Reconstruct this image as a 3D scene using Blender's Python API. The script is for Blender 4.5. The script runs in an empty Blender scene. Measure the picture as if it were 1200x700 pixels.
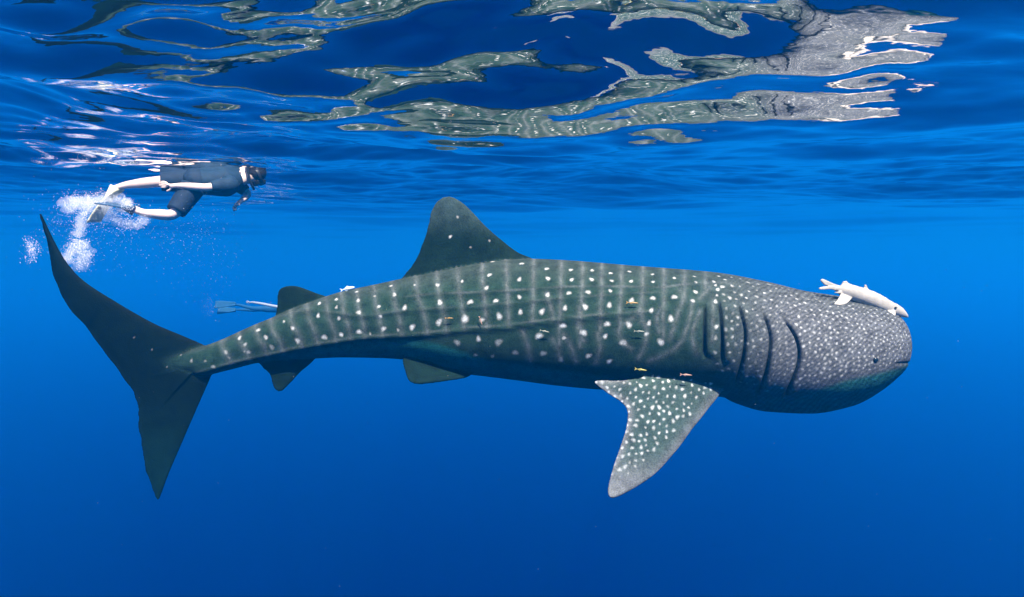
import bpy, bmesh, math, random
import numpy as np
from mathutils import Vector, Matrix
from mathutils.kdtree import KDTree

random.seed(7); rng = np.random.default_rng(7)
C = bpy.context.scene.collection
scene = bpy.context.scene

# ------------------------------------------------------------------ camera, world, sun, exposure
F = 800.0                       # focal length in pixels of the 1200 x 700 photograph
SURF = 0.68                     # still water level above the camera (m)
PITCH = math.atan(60/800)       # the camera looks slightly down: the horizon lies at row 290 of the photograph
cam_data = bpy.data.cameras.new('camera')
cam_data.sensor_width = 36.0; cam_data.lens = 24.0
cam_data.clip_start = 0.05; cam_data.clip_end = 3000
cam = bpy.data.objects.new('camera', cam_data); C.objects.link(cam)
cam.rotation_euler = (math.radians(90) - PITCH, 0, 0)
scene.camera = cam

SUN_EL, SUN_AZ = 58.0, 158.0    # degrees; azimuth clockwise from +Y (the view direction)
world = bpy.data.worlds.new('World'); scene.world = world; world.use_nodes = True
wn = world.node_tree; bg = wn.nodes['Background']
sky = wn.nodes.new('ShaderNodeTexSky'); sky.sky_type = 'NISHITA'; sky.sun_disc = False
sky.sun_elevation = math.radians(SUN_EL); sky.sun_rotation = math.radians(SUN_AZ)
wn.links.new(sky.outputs[0], bg.inputs[0]); bg.inputs[1].default_value = 0.12
sun_data = bpy.data.lights.new('sun', 'SUN'); sun_data.energy = 5.0; sun_data.angle = math.radians(0.5)
sun_data.color = (1.0, 0.95, 0.88)
sun = bpy.data.objects.new('sun', sun_data); C.objects.link(sun)
el, az = math.radians(SUN_EL), math.radians(SUN_AZ)
sdir = Vector((math.sin(az) * math.cos(el), math.cos(az) * math.cos(el), math.sin(el)))
sun.rotation_euler = (-sdir).to_track_quat('-Z', 'Y').to_euler()
sun.location = sdir * 50
vs = scene.view_settings
vs.view_transform = 'Standard'; vs.look = 'None'; vs.exposure = 1.52; vs.gamma = 1.0; vs.use_curve_mapping = False
cy = scene.cycles
cy.max_bounces = 8; cy.volume_bounces = 3; cy.transparent_max_bounces = 12
cy.diffuse_bounces = 2; cy.glossy_bounces = 4
cy.use_denoising = True; cy.sample_clamp_indirect = 6.0

# ------------------------------------------------------------------ helpers
def mesh_obj(name, verts, faces, mat, parent=None, smooth=True):
    me = bpy.data.meshes.new(name); me.from_pydata([tuple(v) for v in verts], [], faces); me.update()
    bm = bmesh.new(); bm.from_mesh(me); bmesh.ops.recalc_face_normals(bm, faces=bm.faces); bm.to_mesh(me); bm.free()
    if smooth: me.polygons.foreach_set('use_smooth', [True] * len(me.polygons))
    o = bpy.data.objects.new(name, me); C.objects.link(o); o.parent = parent
    if mat: me.materials.append(mat)
    return o
def tag(o, label=None, cat=None, group=None, kind=None):
    if label: o['label'] = label
    if cat: o['category'] = cat
    if group: o['group'] = group
    if kind: o['kind'] = kind
    return o
def mat_new(name):
    m = bpy.data.materials.new(name); m.use_nodes = True
    return m, m.node_tree, m.node_tree.nodes['Principled BSDF']
def simple_mat(name, col, rough=0.5, var=0.25, scale=30.0, spec=0.4, bump=0.0):
    m, nt, b = mat_new(name)
    b.inputs['Roughness'].default_value = rough; b.inputs['Specular IOR Level'].default_value = spec
    tc = nt.nodes.new('ShaderNodeTexCoord'); nz = nt.nodes.new('ShaderNodeTexNoise')
    nz.inputs['Scale'].default_value = scale; nz.inputs['Detail'].default_value = 4
    nt.links.new(tc.outputs['Object'], nz.inputs['Vector'])
    mx = nt.nodes.new('ShaderNodeMix'); mx.data_type = 'RGBA'
    mx.inputs[6].default_value = tuple(c * (1 - var) for c in col) + (1,)
    mx.inputs[7].default_value = tuple(min(1, c * (1 + var)) for c in col) + (1,)
    nt.links.new(nz.outputs['Fac'], mx.inputs[0]); nt.links.new(mx.outputs[2], b.inputs['Base Color'])
    if bump:
        bp = nt.nodes.new('ShaderNodeBump'); bp.inputs['Strength'].default_value = bump; bp.inputs['Distance'].default_value = 0.01
        nt.links.new(nz.outputs['Fac'], bp.inputs['Height']); nt.links.new(bp.outputs[0], b.inputs['Normal'])
    return m
LEVEL = Matrix.Rotation(-PITCH, 3, 'X')
def at(px, py, d):              # a pixel of the photograph at a distance d in front of the camera
    return LEVEL @ Vector(((px - 600) / F * d, d, (350 - py) / F * d))
def smooth_interp(x, xs, ys):   # monotone-ish cubic (pchip) through xs ascending
    xs = np.asarray(xs, float); ys = np.asarray(ys, float)
    h = np.diff(xs); dl = np.diff(ys) / h
    m = np.zeros_like(ys); m[0] = dl[0]; m[-1] = dl[-1]
    for i in range(1, len(xs) - 1):
        if dl[i-1] * dl[i] > 0:
            w1 = 2*h[i] + h[i-1]; w2 = h[i] + 2*h[i-1]
            m[i] = (w1 + w2) / (w1 / dl[i-1] + w2 / dl[i])
    x = np.clip(np.asarray(x, float), xs[0], xs[-1])
    k = np.clip(np.searchsorted(xs, x) - 1, 0, len(xs) - 2)
    t = (x - xs[k]) / h[k]
    return ((2*t**3 - 3*t**2 + 1)*ys[k] + (t**3 - 2*t**2 + t)*h[k]*m[k] + (-2*t**3 + 3*t**2)*ys[k+1] + (t**3 - t**2)*h[k]*m[k+1])
def catmull(P, n):              # resample a list of points by Catmull-Rom, n points
    P = np.asarray(P, float); k = len(P)
    Q = np.vstack([2*P[0]-P[1], P, 2*P[-1]-P[-2]])
    out = []
    for t in np.linspace(0, k - 1, n):
        i = min(int(t), k - 2); f = t - i
        a, b, c, d = Q[i], Q[i+1], Q[i+2], Q[i+3]
        out.append(0.5*((2*b) + (c-a)*f + (2*a-5*b+4*c-d)*f*f + (3*b-a-3*c+d)*f**3))
    return np.array(out)

# ------------------------------------------------------------------ the water: a sheet of waves and the body of water below it

wrng = np.random.default_rng(3)
NL, NS = 34, 54                 # long waves and short ripples
w_lam = np.concatenate([np.exp(wrng.uniform(np.log(0.8), np.log(5.0), NL)), np.exp(wrng.uniform(np.log(0.15), np.log(0.8), NS))])
WN = NL + NS
w_dir = wrng.normal(math.radians(98), math.radians(34), WN)
w_ph = wrng.uniform(0, 2*np.pi, WN)
w_lam = np.concatenate([w_lam, [6.0, 8.2, 11.0]]); w_dir = np.concatenate([w_dir, np.radians([60, 128, 85])]); w_ph = np.concatenate([w_ph, [0.6, 2.9, 4.4]]); WN += 3
w_k = 2*np.pi / w_lam
w_slope = np.where(w_lam > 5.5, 0.030, np.where(w_lam > 0.8, 0.031, 0.0245))
def gust(x, y):                 # the water is rougher round the swimmer and in streaks
    g = 0.75 + 0.35*np.sin(0.7*x + 0.5*y + 1.0)*np.sin(0.45*y - 0.3*x + 0.4)
    return g + 0.9*np.exp(-(((x + 3.6)/1.5)**2 + ((y - 6.2)/1.7)**2))
def calm(x, y):                 # the chop dies down away from the shark and the swimmers
    return 0.16 + 0.84*np.exp(-((y - 3.5)/6.2)**2 - (x/12)**2)
def wave(x, y, cell):
    z = np.zeros_like(x); g = gust(x, y); cm = calm(x, y)
    for i in range(WN):
        fade = np.clip((w_lam[i] / np.maximum(cell, 1e-6) - 2.5) / 3.0, 0, 1)
        amp = w_slope[i] / w_k[i] * (g if w_lam[i] < 1.0 else 1.0) * fade * (cm if w_lam[i] < 5.5 else 1.0)
        th = w_k[i]*(x*np.cos(w_dir[i]) + y*np.sin(w_dir[i])) + w_ph[i]
        z += amp*(np.sin(th) + 0.18*np.cos(2*th))
    return z
def graded(a, b, step, lo, hi, grow=1.09):
    c = list(np.arange(a, b + step/2, step)); s = step; v = c[-1]
    while v < hi: s *= grow; v += s; c.append(v)
    s = step; v = c[0]; pre = []
    while v > lo: s *= grow; v -= s; pre.append(v)
    return np.array(pre[::-1] + c)
gx = graded(-6.0, 6.0, 0.036, -400, 400, 1.05); gy = graded(1.3, 9.5, 0.036, -400, 400, 1.04)
X, Y = np.meshgrid(gx, gy); cell = np.maximum(np.gradient(gx)[None, :], np.gradient(gy)[:, None])
Z = SURF + wave(X, Y, cell)
ny, nx = X.shape
idx = np.arange(nx*ny).reshape(ny, nx)
quads = np.stack([idx[:-1, :-1], idx[:-1, 1:], idx[1:, 1:], idx[1:, :-1]], -1).reshape(-1, 4)
me = bpy.data.meshes.new('water_surface')
me.vertices.add(nx*ny); me.vertices.foreach_set('co', np.stack([X, Y, Z], -1).ravel())
me.loops.add(quads.size); me.loops.foreach_set('vertex_index', quads.ravel())
me.polygons.add(len(quads)); me.polygons.foreach_set('loop_start', np.arange(0, quads.size, 4))
me.update(calc_edges=True); me.polygons.foreach_set('use_smooth', [True]*len(me.polygons))
wsurf = bpy.data.objects.new('water_surface', me); C.objects.link(wsurf)
tag(wsurf, kind='structure', label='rippled underside of the sea surface mirroring the shark and the deep water')
m = bpy.data.materials.new('sea_surface'); m.use_nodes = True; nt = m.node_tree; nt.nodes.clear()
out = nt.nodes.new('ShaderNodeOutputMaterial'); mix = nt.nodes.new('ShaderNodeMixShader')
tr = nt.nodes.new('ShaderNodeBsdfTransparent'); gl = nt.nodes.new('ShaderNodeBsdfGlossy'); fr = nt.nodes.new('ShaderNodeFresnel')
fr.inputs['IOR'].default_value = 1.333; gl.inputs['Roughness'].default_value = 0.035; gl.inputs['Color'].default_value = (1, 1, 1, 1)
tc = nt.nodes.new('ShaderNodeTexCoord'); mp = nt.nodes.new('ShaderNodeMapping'); mp.inputs['Scale'].default_value = (0.7, 1.0, 1.0)
n1 = nt.nodes.new('ShaderNodeTexNoise'); n1.inputs['Scale'].default_value = 6.0; n1.inputs['Detail'].default_value = 3; n1.inputs['Roughness'].default_value = 0.5
bp = nt.nodes.new('ShaderNodeBump'); bp.inputs['Strength'].default_value = 0.19; bp.inputs['Distance'].default_value = 0.02
nt.links.new(tc.outputs['Object'], mp.inputs[0]); nt.links.new(mp.outputs[0], n1.inputs['Vector'])
nt.links.new(n1.outputs['Fac'], bp.inputs['Height'])
nt.links.new(bp.outputs[0], gl.inputs['Normal']); nt.links.new(bp.outputs[0], fr.inputs['Normal'])
nt.links.new(fr.outputs[0], mix.inputs[0]); nt.links.new(tr.outputs[0], mix.inputs[1]); nt.links.new(gl.outputs[0], mix.inputs[2])
nt.links.new(mix.outputs[0], out.inputs['Surface'])
me.materials.append(m)

WATER_DENSITY = 0.021
def water_body(name, top, bot, colour, label, B=390.0):
    bv = [(-B, -B, bot), (B, -B, bot), (B, B, bot), (-B, B, bot), (-B, -B, top), (B, -B, top), (B, B, top), (-B, B, top)]
    bf = [(0, 3, 2, 1), (4, 5, 6, 7), (0, 1, 5, 4), (1, 2, 6, 5), (2, 3, 7, 6), (3, 0, 4, 7)]
    m = bpy.data.materials.new(name + '_medium'); m.use_nodes = True; nt = m.node_tree; nt.nodes.clear()
    out = nt.nodes.new('ShaderNodeOutputMaterial'); pv = nt.nodes.new('ShaderNodeVolumePrincipled')
    pv.inputs['Color'].default_value = colour + (1,)
    pv.inputs['Absorption Color'].default_value = (0, 0, 0, 1)
    pv.inputs['Density'].default_value = WATER_DENSITY; pv.inputs['Density Attribute'].default_value = ''
    pv.inputs['Color Attribute'].default_value = ''; pv.inputs['Temperature Attribute'].default_value = ''
    pv.inputs['Anisotropy'].default_value = 0.5
    nt.links.new(pv.outputs[0], out.inputs['Volume'])
    return tag(mesh_obj(name, bv, bf, m, smooth=False), kind='structure', label=label)
LAYER = 9.8                     # upper layer depth; light loss below it is put into the deep colour
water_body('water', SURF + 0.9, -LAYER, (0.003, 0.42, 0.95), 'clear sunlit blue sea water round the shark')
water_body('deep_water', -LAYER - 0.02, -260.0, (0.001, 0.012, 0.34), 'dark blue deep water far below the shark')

# ------------------------------------------------------------------ the whale shark
D0 = 5.2; PXM = D0 / F          # the shark's middle plane and metres per pixel there
TOP = [(190,418),(215,412),(241,405),(260,398),(280,389),(300,380),(320,372),(345,361),(375,350),(400,342),(440,333.5),(470,327),(500,321.5),
       (540,313),(580,306.5),(620,303.5),(660,305),(700,308),(740,311.5),(780,314.5),(837,319.5),(894,330),(940,341),(980,347),(1010,352),
       (1035,358),(1050,364),(1059,371),(1064,379),(1066,387),(1066.6,396)]
BOT = [(190,436),(215,437),(241,440),(260,436),(280,431),(300,426),(320,423),(345,421.5),(375,420),(400,419),(440,419.5),(470,421),(500,428),
       (529,436),(570,441),(610,446),(648,451),(696,455.5),(740,458),(780,460),(820,462),(846,465),(860,472),(894,481),(940,483),(980,476),
       (1008,463.5),(1037,448.5),(1052,440.5),(1061,433),(1065,424),(1066.6,398)]
WID = [(190,3.5),(215,8),(240,13),(280,17),(340,23),(420,33),(500,45),(580,57),(660,67),(740,75),(820,82),(880,86),(930,87),(980,83),
       (1020,74),(1042,62),(1055,47),(1062,31),(1065.5,16),(1066.6,3)]
RIDGE1 = [(470,349),(520,344),(550,343),(620,339),(660,336),(700,335.5),(760,336.5),(790,333),(830,331),(880,340)]
RIDGE2 = [(310,381),(336,369.5),(360,364),(400,366),(430,370),(470,365),(518,361),(540,360),(620,353),(660,349),(700,346),(740,343),(800,342)]
RIDGE3 = [(205,444),(240,435),(280,424),(320,415),(360,406),(400,399),(430,394.5),(470,392),(510,389),(550,384),(590,381.5),(620,377),(660,372),(700,368),(780,362)]
def prof(tab, x): a = np.array(tab); return smooth_interp(x, a[:, 0], a[:, 1])
def ridge_y(r, x):
    a = np.array(r); return smooth_interp(x, a[:, 0], a[:, 1])
def ridge_w(r, x):
    a, b = r[0][0], r[-1][0]
    return np.clip((x - a)/40, 0, 1)*np.clip((b - x)/60, 0, 1)
def sstep(a, b, x): t = np.clip((x - a)/(b - a), 0, 1); return t*t*(3 - 2*t)
xs_b = np.concatenate([np.arange(190, 1000, 3.0), 1066.6 - 66.6*np.cos(np.linspace(0, np.pi/2, 48))**1.0*0 - 66.6*(1 - np.sin(np.linspace(0, np.pi/2, 48)))])
xs_b = np.unique(xs_b)
tb, bb, wb = prof(TOP, xs_b), prof(BOT, xs_b), prof(WID, xs_b)
NR = 120
V, Fc = [], []
for i, x in enumerate(xs_b):
    c, h = (tb[i] + bb[i])/2, max((bb[i] - tb[i])/2, 0.6)
    for j in range(NR):
        a = 2*np.pi*j/NR
        ca, sa = math.cos(a), math.sin(a)
        yy = wb[i]*math.copysign(abs(ca)**0.92, ca); zz = h*math.copysign(abs(sa)**0.96, sa)
        py = c - zz
        bump = 0
        for r, A, wd in ((RIDGE1, 1.5, 3.2), (RIDGE2, 1.2, 3.0), (RIDGE3, 1.8, 3.6)):
            ry = float(ridge_y(r, x)); dd = (py - ry)/wd
            bump += A*float(ridge_w(r, x))*(math.exp(-dd*dd) - 0.2*math.exp(-((dd - 2.2)/1.6)**2))
        s = 1 + bump/max(math.hypot(yy, zz), 6)*(abs(ca) > 0.05)
        V.append((x - 14.5*float(sstep(985, 1066, x)), c - zz*s, yy*s))
n = len(xs_b)
for i in range(n - 1):
    for j in range(NR):
        Fc.append((i*NR + j, i*NR + (j+1) % NR, (i+1)*NR + (j+1) % NR, (i+1)*NR + j))
Fc.append(tuple(range(NR))); Fc.append(tuple((n-1)*NR + j for j in range(NR)))
labels = [0]*len(V)

def loc_from_px(px, py, ym):    # photograph pixel on a point ym metres in front of (-) the middle plane -> shark px units
    k = (D0 + ym)/D0
    return np.array([600 + (px - 600)*k, 350 + (py - 350)*k, ym/PXM])
def fin(rows, ys, T0, flare, lab, nrow=40, ncol=26, tip=0.3, side=1, ragged=0.0):
    """rows: (leading px, leading py, trailing px, trailing py) root to tip; ys: metres off the middle plane per row (lead, trail)."""
    L = catmull([loc_from_px(r[0], r[1], y[0]) for r, y in zip(rows, ys)], nrow)
    R = catmull([loc_from_px(r[2], r[3], y[1]) for r, y in zip(rows, ys)], nrow)
    L[:, 2] *= side; R[:, 2] *= side
    tt = np.linspace(0, 1, nrow); wob = ragged*(np.sin(23*tt + lab) + 0.7*np.sin(47*tt + 2*lab) + 0.5*np.sin(81*tt))*np.clip(tt*6, 0, 1)*np.clip((1 - tt)*6, 0, 1)
    ch = L - R; R = R + ch/np.maximum(np.linalg.norm(ch, axis=1), 1e-6)[:, None]*wob[:, None]
    base = len(V); up, lo = [], []
    for i in range(nrow):
        s = i/(nrow - 1)
        i0, i1 = max(i-1, 0), min(i+1, nrow-1)
        span = (L[i1] + R[i1] - L[i0] - R[i0])
        nrm = np.cross(L[i] - R[i], span); nrm /= max(np.linalg.norm(nrm), 1e-9)
        if nrm[2] < 0: nrm = -nrm
        T = T0*(1 - (1 - tip)*s) + flare*math.exp(-s/0.10)
        u, l = [], []
        for j in range(ncol):
            c = j/(ncol - 1)
            th = max(0.95, T*(2.6*math.sqrt(max(c, 0))*(1 - c)**0.9 + 0.0)) if 0 < j < ncol-1 else 0.9
            p = L[i]*(1 - c) + R[i]*c
            u.append(len(V)); V.append(tuple(p + nrm*th)); labels.append(lab)
            l.append(len(V)); V.append(tuple(p - nrm*th)); labels.append(lab)
        up.append(u); lo.append(l)
    for i in range(nrow - 1):
        for j in range(ncol - 1):
            Fc.append((up[i][j], up[i+1][j], up[i+1][j+1], up[i][j+1]))
            Fc.append((lo[i][j], lo[i][j+1], lo[i+1][j+1], lo[i+1][j]))
        Fc.append((up[i][0], lo[i][0], lo[i+1][0], up[i+1][0]))
        Fc.append((up[i][-1], up[i+1][-1], lo[i+1][-1], lo[i][-1]))
    for j in range(ncol - 1):
        Fc.append((up[0][j], up[0][j+1], lo[0][j+1], lo[0][j]))
        Fc.append((up[-1][j], lo[-1][j], lo[-1][j+1], up[-1][j+1]))
Zr = lambda n: [(0.0, 0.0)]*n
DORSAL = [(645,322,458,342),(626,304.5,471,326),(607,296,480.5,314),(588.5,282,489.5,300),(570,266,496.5,282),(551,246,502,263),(542,238,506,247),(533,232.5,511,237.5),(527,230.5,519,231.6)]
DORSAL2 = [(395,352,321,381),(381,347,323,369),(370,343.5,325,356),(360,339.5,325.3,346),(350,336,328,338.8),(342,335,334,335.8)]
ANAL = [(378,408,296,416),(366,424,308,431),(352,436,316,438.5),(343,446,319,449),(336,453,322,456),(331,458,326.5,459)]
CAUD_UP = [(252,412,176,492),(238,404,164,476),(215,394,157,462),(178,378,136,431),(136,354,109,394),(99,330,79,359),(77.5,307,64,325),(62,280,54.5,283),(51,257,48.5,259),(47.5,250,47,251)]
CAUD_LO = [(254,424,150,446),(246,444,159,466),(239,460,162,485),(231,478,163,503),(215,515,167,530),(199,552,173,557),(190,576,180,577),(186.5,585,184.5,586)]
PECT = [(850,446,796,420),(849,454,764,439),(846,459,730,446),(840,467,697,447),(831,478,712,461),(822,490,728,471.5),(811.5,502.6,735,482),(802,516,734,500),
        (792,529,728,520),(770,553.6,719,546),(748,569.5,713,568),(729,580,712,578),(719,584,714.5,583)]
PECT_Y = list(zip([-.30,-.31,-.33,-.36,-.39,-.42,-.45,-.48,-.52,-.58,-.64,-.68,-.70], [-.30,-.36,-.42,-.46,-.47,-.48,-.50,-.53,-.56,-.61,-.65,-.68,-.70]))
PELV = [(558,430,480,408),(550,441,472,421),(530,445.5,475,436),(505,449,479,446),(492,450,486,449.6)]
PELV_Y = [(-0.10, -0.10), (-0.15, -0.16), (-0.21, -0.22), (-0.25, -0.26), (-0.27, -0.28)]
fin(DORSAL, Zr(9), 7.5, 5, 1, tip=0.25, ragged=0.35)
fin(DORSAL2, Zr(6), 4.2, 3, 1)
fin(ANAL, Zr(6), 3.8, 3, 1)
fin(CAUD_UP, Zr(10), 6.0, 1.5, 2, nrow=60, ragged=0.7)
fin(CAUD_LO, Zr(8), 5.0, 1.5, 2, nrow=50, ragged=0.6)
fin(PECT, PECT_Y, 6.0, 4, 3, nrow=60, ncol=40)
fin(PELV, PELV_Y, 3.5, 2, 4)
fin(PELV, PELV_Y, 3.5, 2, 4, side=-1)
# the far pectoral is held out sideways
PF = [(850,446),(846,452),(838,456),(826,458),(812,460),(796,461),(780,462),(766,462)]
PT = [(780,438),(752,444),(735,447),(742,450),(748,453),(746,456),(744,459),(748,461)]
fin([(a[0], a[1], b[0], b[1]) for a, b in zip(PF, PT)], [(0.32 + 0.13*i, 0.30 + 0.13*i) for i in range(8)], 6.0, 4, 5, nrow=40)
V = np.array(V); labels = np.array(labels)
# shark px units -> metres in the shark's own frame (x right, y away from camera, z up), origin at the middle of the body
def to_m(P): P = np.asarray(P, float); return np.stack([(P[..., 0] - 600)*PXM, P[..., 2]*PXM, (350 - P[..., 1])*PXM], -1)
raw = mesh_obj('raw_shark', to_m(V), Fc, None)
rm = raw.modifiers.new('r', 'REMESH'); rm.mode = 'VOXEL'; rm.voxel_size = 0.0062; rm.use_smooth_shade = True
sm = raw.modifiers.new('s', 'SMOOTH'); sm.factor = 0.5; sm.iterations = 5
dg = bpy.context.evaluated_depsgraph_get()
sme = bpy.data.meshes.new_from_object(raw.evaluated_get(dg)); sme.name = 'whale_shark'
bpy.data.objects.remove(raw)
nv = len(sme.vertices); co = np.empty(nv*3, np.float32); sme.vertices.foreach_get('co', co); co = co.reshape(-1, 3).astype(float)
nr = np.empty(nv*3, np.float32); sme.vertices.foreach_get('normal', nr); nr = nr.reshape(-1, 3).astype(float)
print('shark verts', nv)
kd = KDTree(len(V)); Vm = to_m(V)
for i, v in enumerate(Vm): kd.insert(v, i)
kd.balance()
lab = np.zeros(nv, int)
lx = 600 + co[:, 0]/PXM; ly = 350 - co[:, 2]/PXM
cand = np.where((np.abs(co[:, 1]) > 0.10) & (lx > 460) & (lx < 880) & (ly > 395) | (lx < 262) | (ly < 335) & (lx < 660) | (lx < 400))[0]
for i in cand: lab[i] = labels[kd.find(co[i])[1]]
# side projection of every vertex, mirrored so that both flanks carry the pattern
kk = D0/(D0 - np.abs(co[:, 1]))
PX = 600 + (lx - 600)*kk; PY = 350 + (ly - 350)*kk
near = co[:, 1] < 0.0
body = lab == 0
def sstep(a, b, x): t = np.clip((x - a)/(b - a), 0, 1); return t*t*(3 - 2*t)
ed = np.empty(len(sme.edges)*2, np.int32); sme.edges.foreach_get('vertices', ed); ed = ed.reshape(-1, 2)
deg = np.bincount(ed.ravel(), minlength=nv).astype(float)
def soft(mask, it=8):
    f = mask.astype(float)
    for _ in range(it):
        a = np.bincount(ed[:, 0], f[ed[:, 1]], nv) + np.bincount(ed[:, 1], f[ed[:, 0]], nv)
        f = 0.4*f + 0.6*a/np.maximum(deg, 1)
    return f
# gill slits: grooves with a raised flap in front
SLITS = [[(826.5,357),(825.5,390),(825.5,420)],[(843,354),(846,390),(846,427)],[(866,357),(873,388),(871,417),(862,452)],
         [(895,367),(903,397),(898,434),(887,465)],[(919,374),(934,400),(935,428),(919,468)]]
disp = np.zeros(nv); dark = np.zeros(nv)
for s in SLITS:
    P = catmull(s, 40); o = np.argsort(P[:, 1]); cx = np.interp(PY, P[o, 1], P[o, 0])
    y0, y1 = P[o[0], 1], P[o[-1], 1]
    tt = np.clip((PY - y0)/(y1 - y0), 0, 1)
    wgt = sstep(y0 - 2, y0 + 9, PY)*(1 - sstep(y1 - 9, y1 + 2, PY))*body
    d = PX - cx
    g = np.exp(-(d/(1.0 + 0.8*tt))**2)*wgt
    disp += -0.030*g + 0.014*np.exp(-((d - 6)/5.0)**2)*wgt + 0.004*np.exp(-((d + 7)/5.0)**2)*wgt
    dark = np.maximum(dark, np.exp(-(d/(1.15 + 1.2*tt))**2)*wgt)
# mouth
MOUTH = np.array([(1042,428),(1047,427),(1054,426),(1064,425.5),(1072,425)])
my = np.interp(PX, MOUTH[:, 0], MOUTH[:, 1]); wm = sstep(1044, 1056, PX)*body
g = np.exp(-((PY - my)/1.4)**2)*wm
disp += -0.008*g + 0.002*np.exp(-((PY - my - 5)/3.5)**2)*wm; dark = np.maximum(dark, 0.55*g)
co2 = co + nr*disp[:, None]

# colours: albedo of the skin pattern
base = np.array([0.014, 0.032, 0.022]); headc = np.array([0.070, 0.072, 0.075]); line = np.array([0.115, 0.122, 0.118]); white = np.array([0.48, 0.475, 0.45])
col = np.tile(base, (nv, 1))
def mix(fac, c):
    global col
    f = np.clip(fac, 0, 1)[:, None]; col = col*(1 - f) + np.asarray(c)*f
hd = sstep(800, 930, PX)*body
mix(hd, headc)
# back painted paler: light from above put into the colour
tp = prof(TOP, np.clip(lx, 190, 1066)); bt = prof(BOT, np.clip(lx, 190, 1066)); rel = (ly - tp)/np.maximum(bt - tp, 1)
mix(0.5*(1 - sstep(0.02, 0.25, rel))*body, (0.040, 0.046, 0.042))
# belly line: the white underside is painted teal, its shade put into colour
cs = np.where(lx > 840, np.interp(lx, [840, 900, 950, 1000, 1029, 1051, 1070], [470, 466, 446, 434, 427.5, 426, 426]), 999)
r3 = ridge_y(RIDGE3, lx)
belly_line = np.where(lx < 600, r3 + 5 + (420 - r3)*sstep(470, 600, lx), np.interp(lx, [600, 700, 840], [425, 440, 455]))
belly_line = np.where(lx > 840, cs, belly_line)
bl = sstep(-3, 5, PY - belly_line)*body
# stripes across the back and flank
STR = []
for x, lean in [(827,0),(802,0),(778,-1),(753,-1),(728,-2),(705,-2),(682,-2),(657,-2),(625,-1),(594,2),(566,4),(538,6),(514,9),(490,11),(462,9),(440,8),(420,8),(402,9),
                (384,10),(362,11),(343,12),(320,13),(302,12),(282,11),(262,9)]:
    yt = float(prof(TOP, x)); yb = float(ridge_y(RIDGE3, x)) if x < 640 else np.interp(x, [640, 827], [425, 345])
    if x > 760: yb = {778: 398, 802: 352, 827: 340}.get(x, 400)
    STR.append([(x - lean*0.3, yt - 3), (x, (yt*2 + yb)/3 + 2), (x + lean*0.6, (yt + 2*yb)/3), (x + lean, yb)])
STR += [[(812,353),(809,370),(804,388),(797,402),(782,414),(760,423)],[(820,366),(814,380),(811,396),(816,414)],[(797,340),(800,352),(794,368),(789,384),(785,398)],
        [(778,358),(770,372),(773,390)],[(742,372),(726,384),(728,398),(740,410)],[(754,352),(749,366),(757,384),(756,404),(748,420)],
        [(700,390),(703,408),(698,425)],[(660,392),(668,404),(675,424)],[(612,388),(618,404),(622,424)],[(648,398),(654,408)],[(680,360),(678,385),(684,400)],
        [(640,345),(646,362),(648,374)],[(595,345),(596,356)],[(836,350),(834,400)],[(832,336),(820,350)]]
st = np.zeros(nv); halo = np.zeros(nv)
for s in STR:
    P = catmull(s, 24); jit = rng.normal(0, 0.35, (24, 2)); P = P + jit
    lo_, hi_ = P.min(0) - 9, P.max(0) + 9
    I = np.where((PX > lo_[0]) & (PX < hi_[0]) & (PY > lo_[1]) & (PY < hi_[1]) & body)[0]
    if len(I) == 0: continue
    dmin = np.full(len(I), 20.0)
    for a, b in zip(P[:-1], P[1:]):
        ab = b - a; t = np.clip(((PX[I]-a[0])*ab[0] + (PY[I]-a[1])*ab[1])/(ab@ab + 1e-9), 0, 1)
        dmin = np.minimum(dmin, np.hypot(PX[I] - a[0] - t*ab[0], PY[I] - a[1] - t*ab[1]))
    halo[I] = np.maximum(halo[I], 0.26*np.exp(-(dmin/4.5)**2))
    st[I] = np.maximum(st[I], (0.5 if s[0][0] > 560 else 0.34)*np.exp(-(dmin/1.6)**2)*(0.6 + 0.4*np.sin(PY[I]*0.35 + s[0][0]*1.7)))
mix(halo*(1 - hd)*(lab == 0), line)
mix(st*(1 - hd*0.7)*(lab == 0), line)
# ridges carry a pale line
for r, a in ((RIDGE1, 0.42), (RIDGE2, 0.18), (RIDGE3, 0.36)):
    d = PY - ridge_y(r, lx)
    mix(a*(0.6 + 0.4*np.sin(lx*0.11 + a*40))*np.exp(-(d/1.4)**2)*ridge_w(r, lx)*body, line)
mix(0.9*bl, (0.012, 0.085, 0.075))  # underside shade and blue water light painted into the belly colour
# fins
top_f = soft(lab == 1); caud = soft(lab == 2, 40); pect = soft((lab == 3) | (lab == 5)); pelv = soft(lab == 4)
mix(pelv*0.9, (0.002, 0.010, 0.008))
mix(top_f*0.85, (0.003, 0.009, 0.005))
mix(top_f*0.8*(1 - sstep(240, 285, ly))*(ly < 330), (0.03, 0.048, 0.044))
mix(caud*0.93, (0.001, 0.003, 0.0015))
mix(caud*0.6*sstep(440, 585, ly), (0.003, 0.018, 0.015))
mix(pect, (0.036, 0.058, 0.050))
# pectoral margins paler
pl = np.where(lab == 3)[0]
edge = []
for r, y in zip(PECT, PECT_Y): edge.append(to_m(loc_from_px(r[0], r[1], y[0])[None])[0])
edge = catmull(edge, 80); edge2 = catmull([to_m(loc_from_px(r[2], r[3], y[1])[None])[0] for r, y in zip(PECT[2:], PECT_Y[2:])], 80)
dl = np.min(np.linalg.norm(co[pl][:, None, :] - edge[None, 8:], axis=2), 1); dt = np.min(np.linalg.norm(co[pl][:, None, :] - edge2[None], axis=2), 1)
f = np.zeros(nv); f[pl] = np.maximum(0.75*np.exp(-(dl/0.06)**2), 0.85*np.exp(-(dt/0.04)**2)); f[pl] = np.maximum(f[pl], 0.8*sstep(520, 575, PY[pl]))
mix(f, (0.13, 0.128, 0.13))

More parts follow.
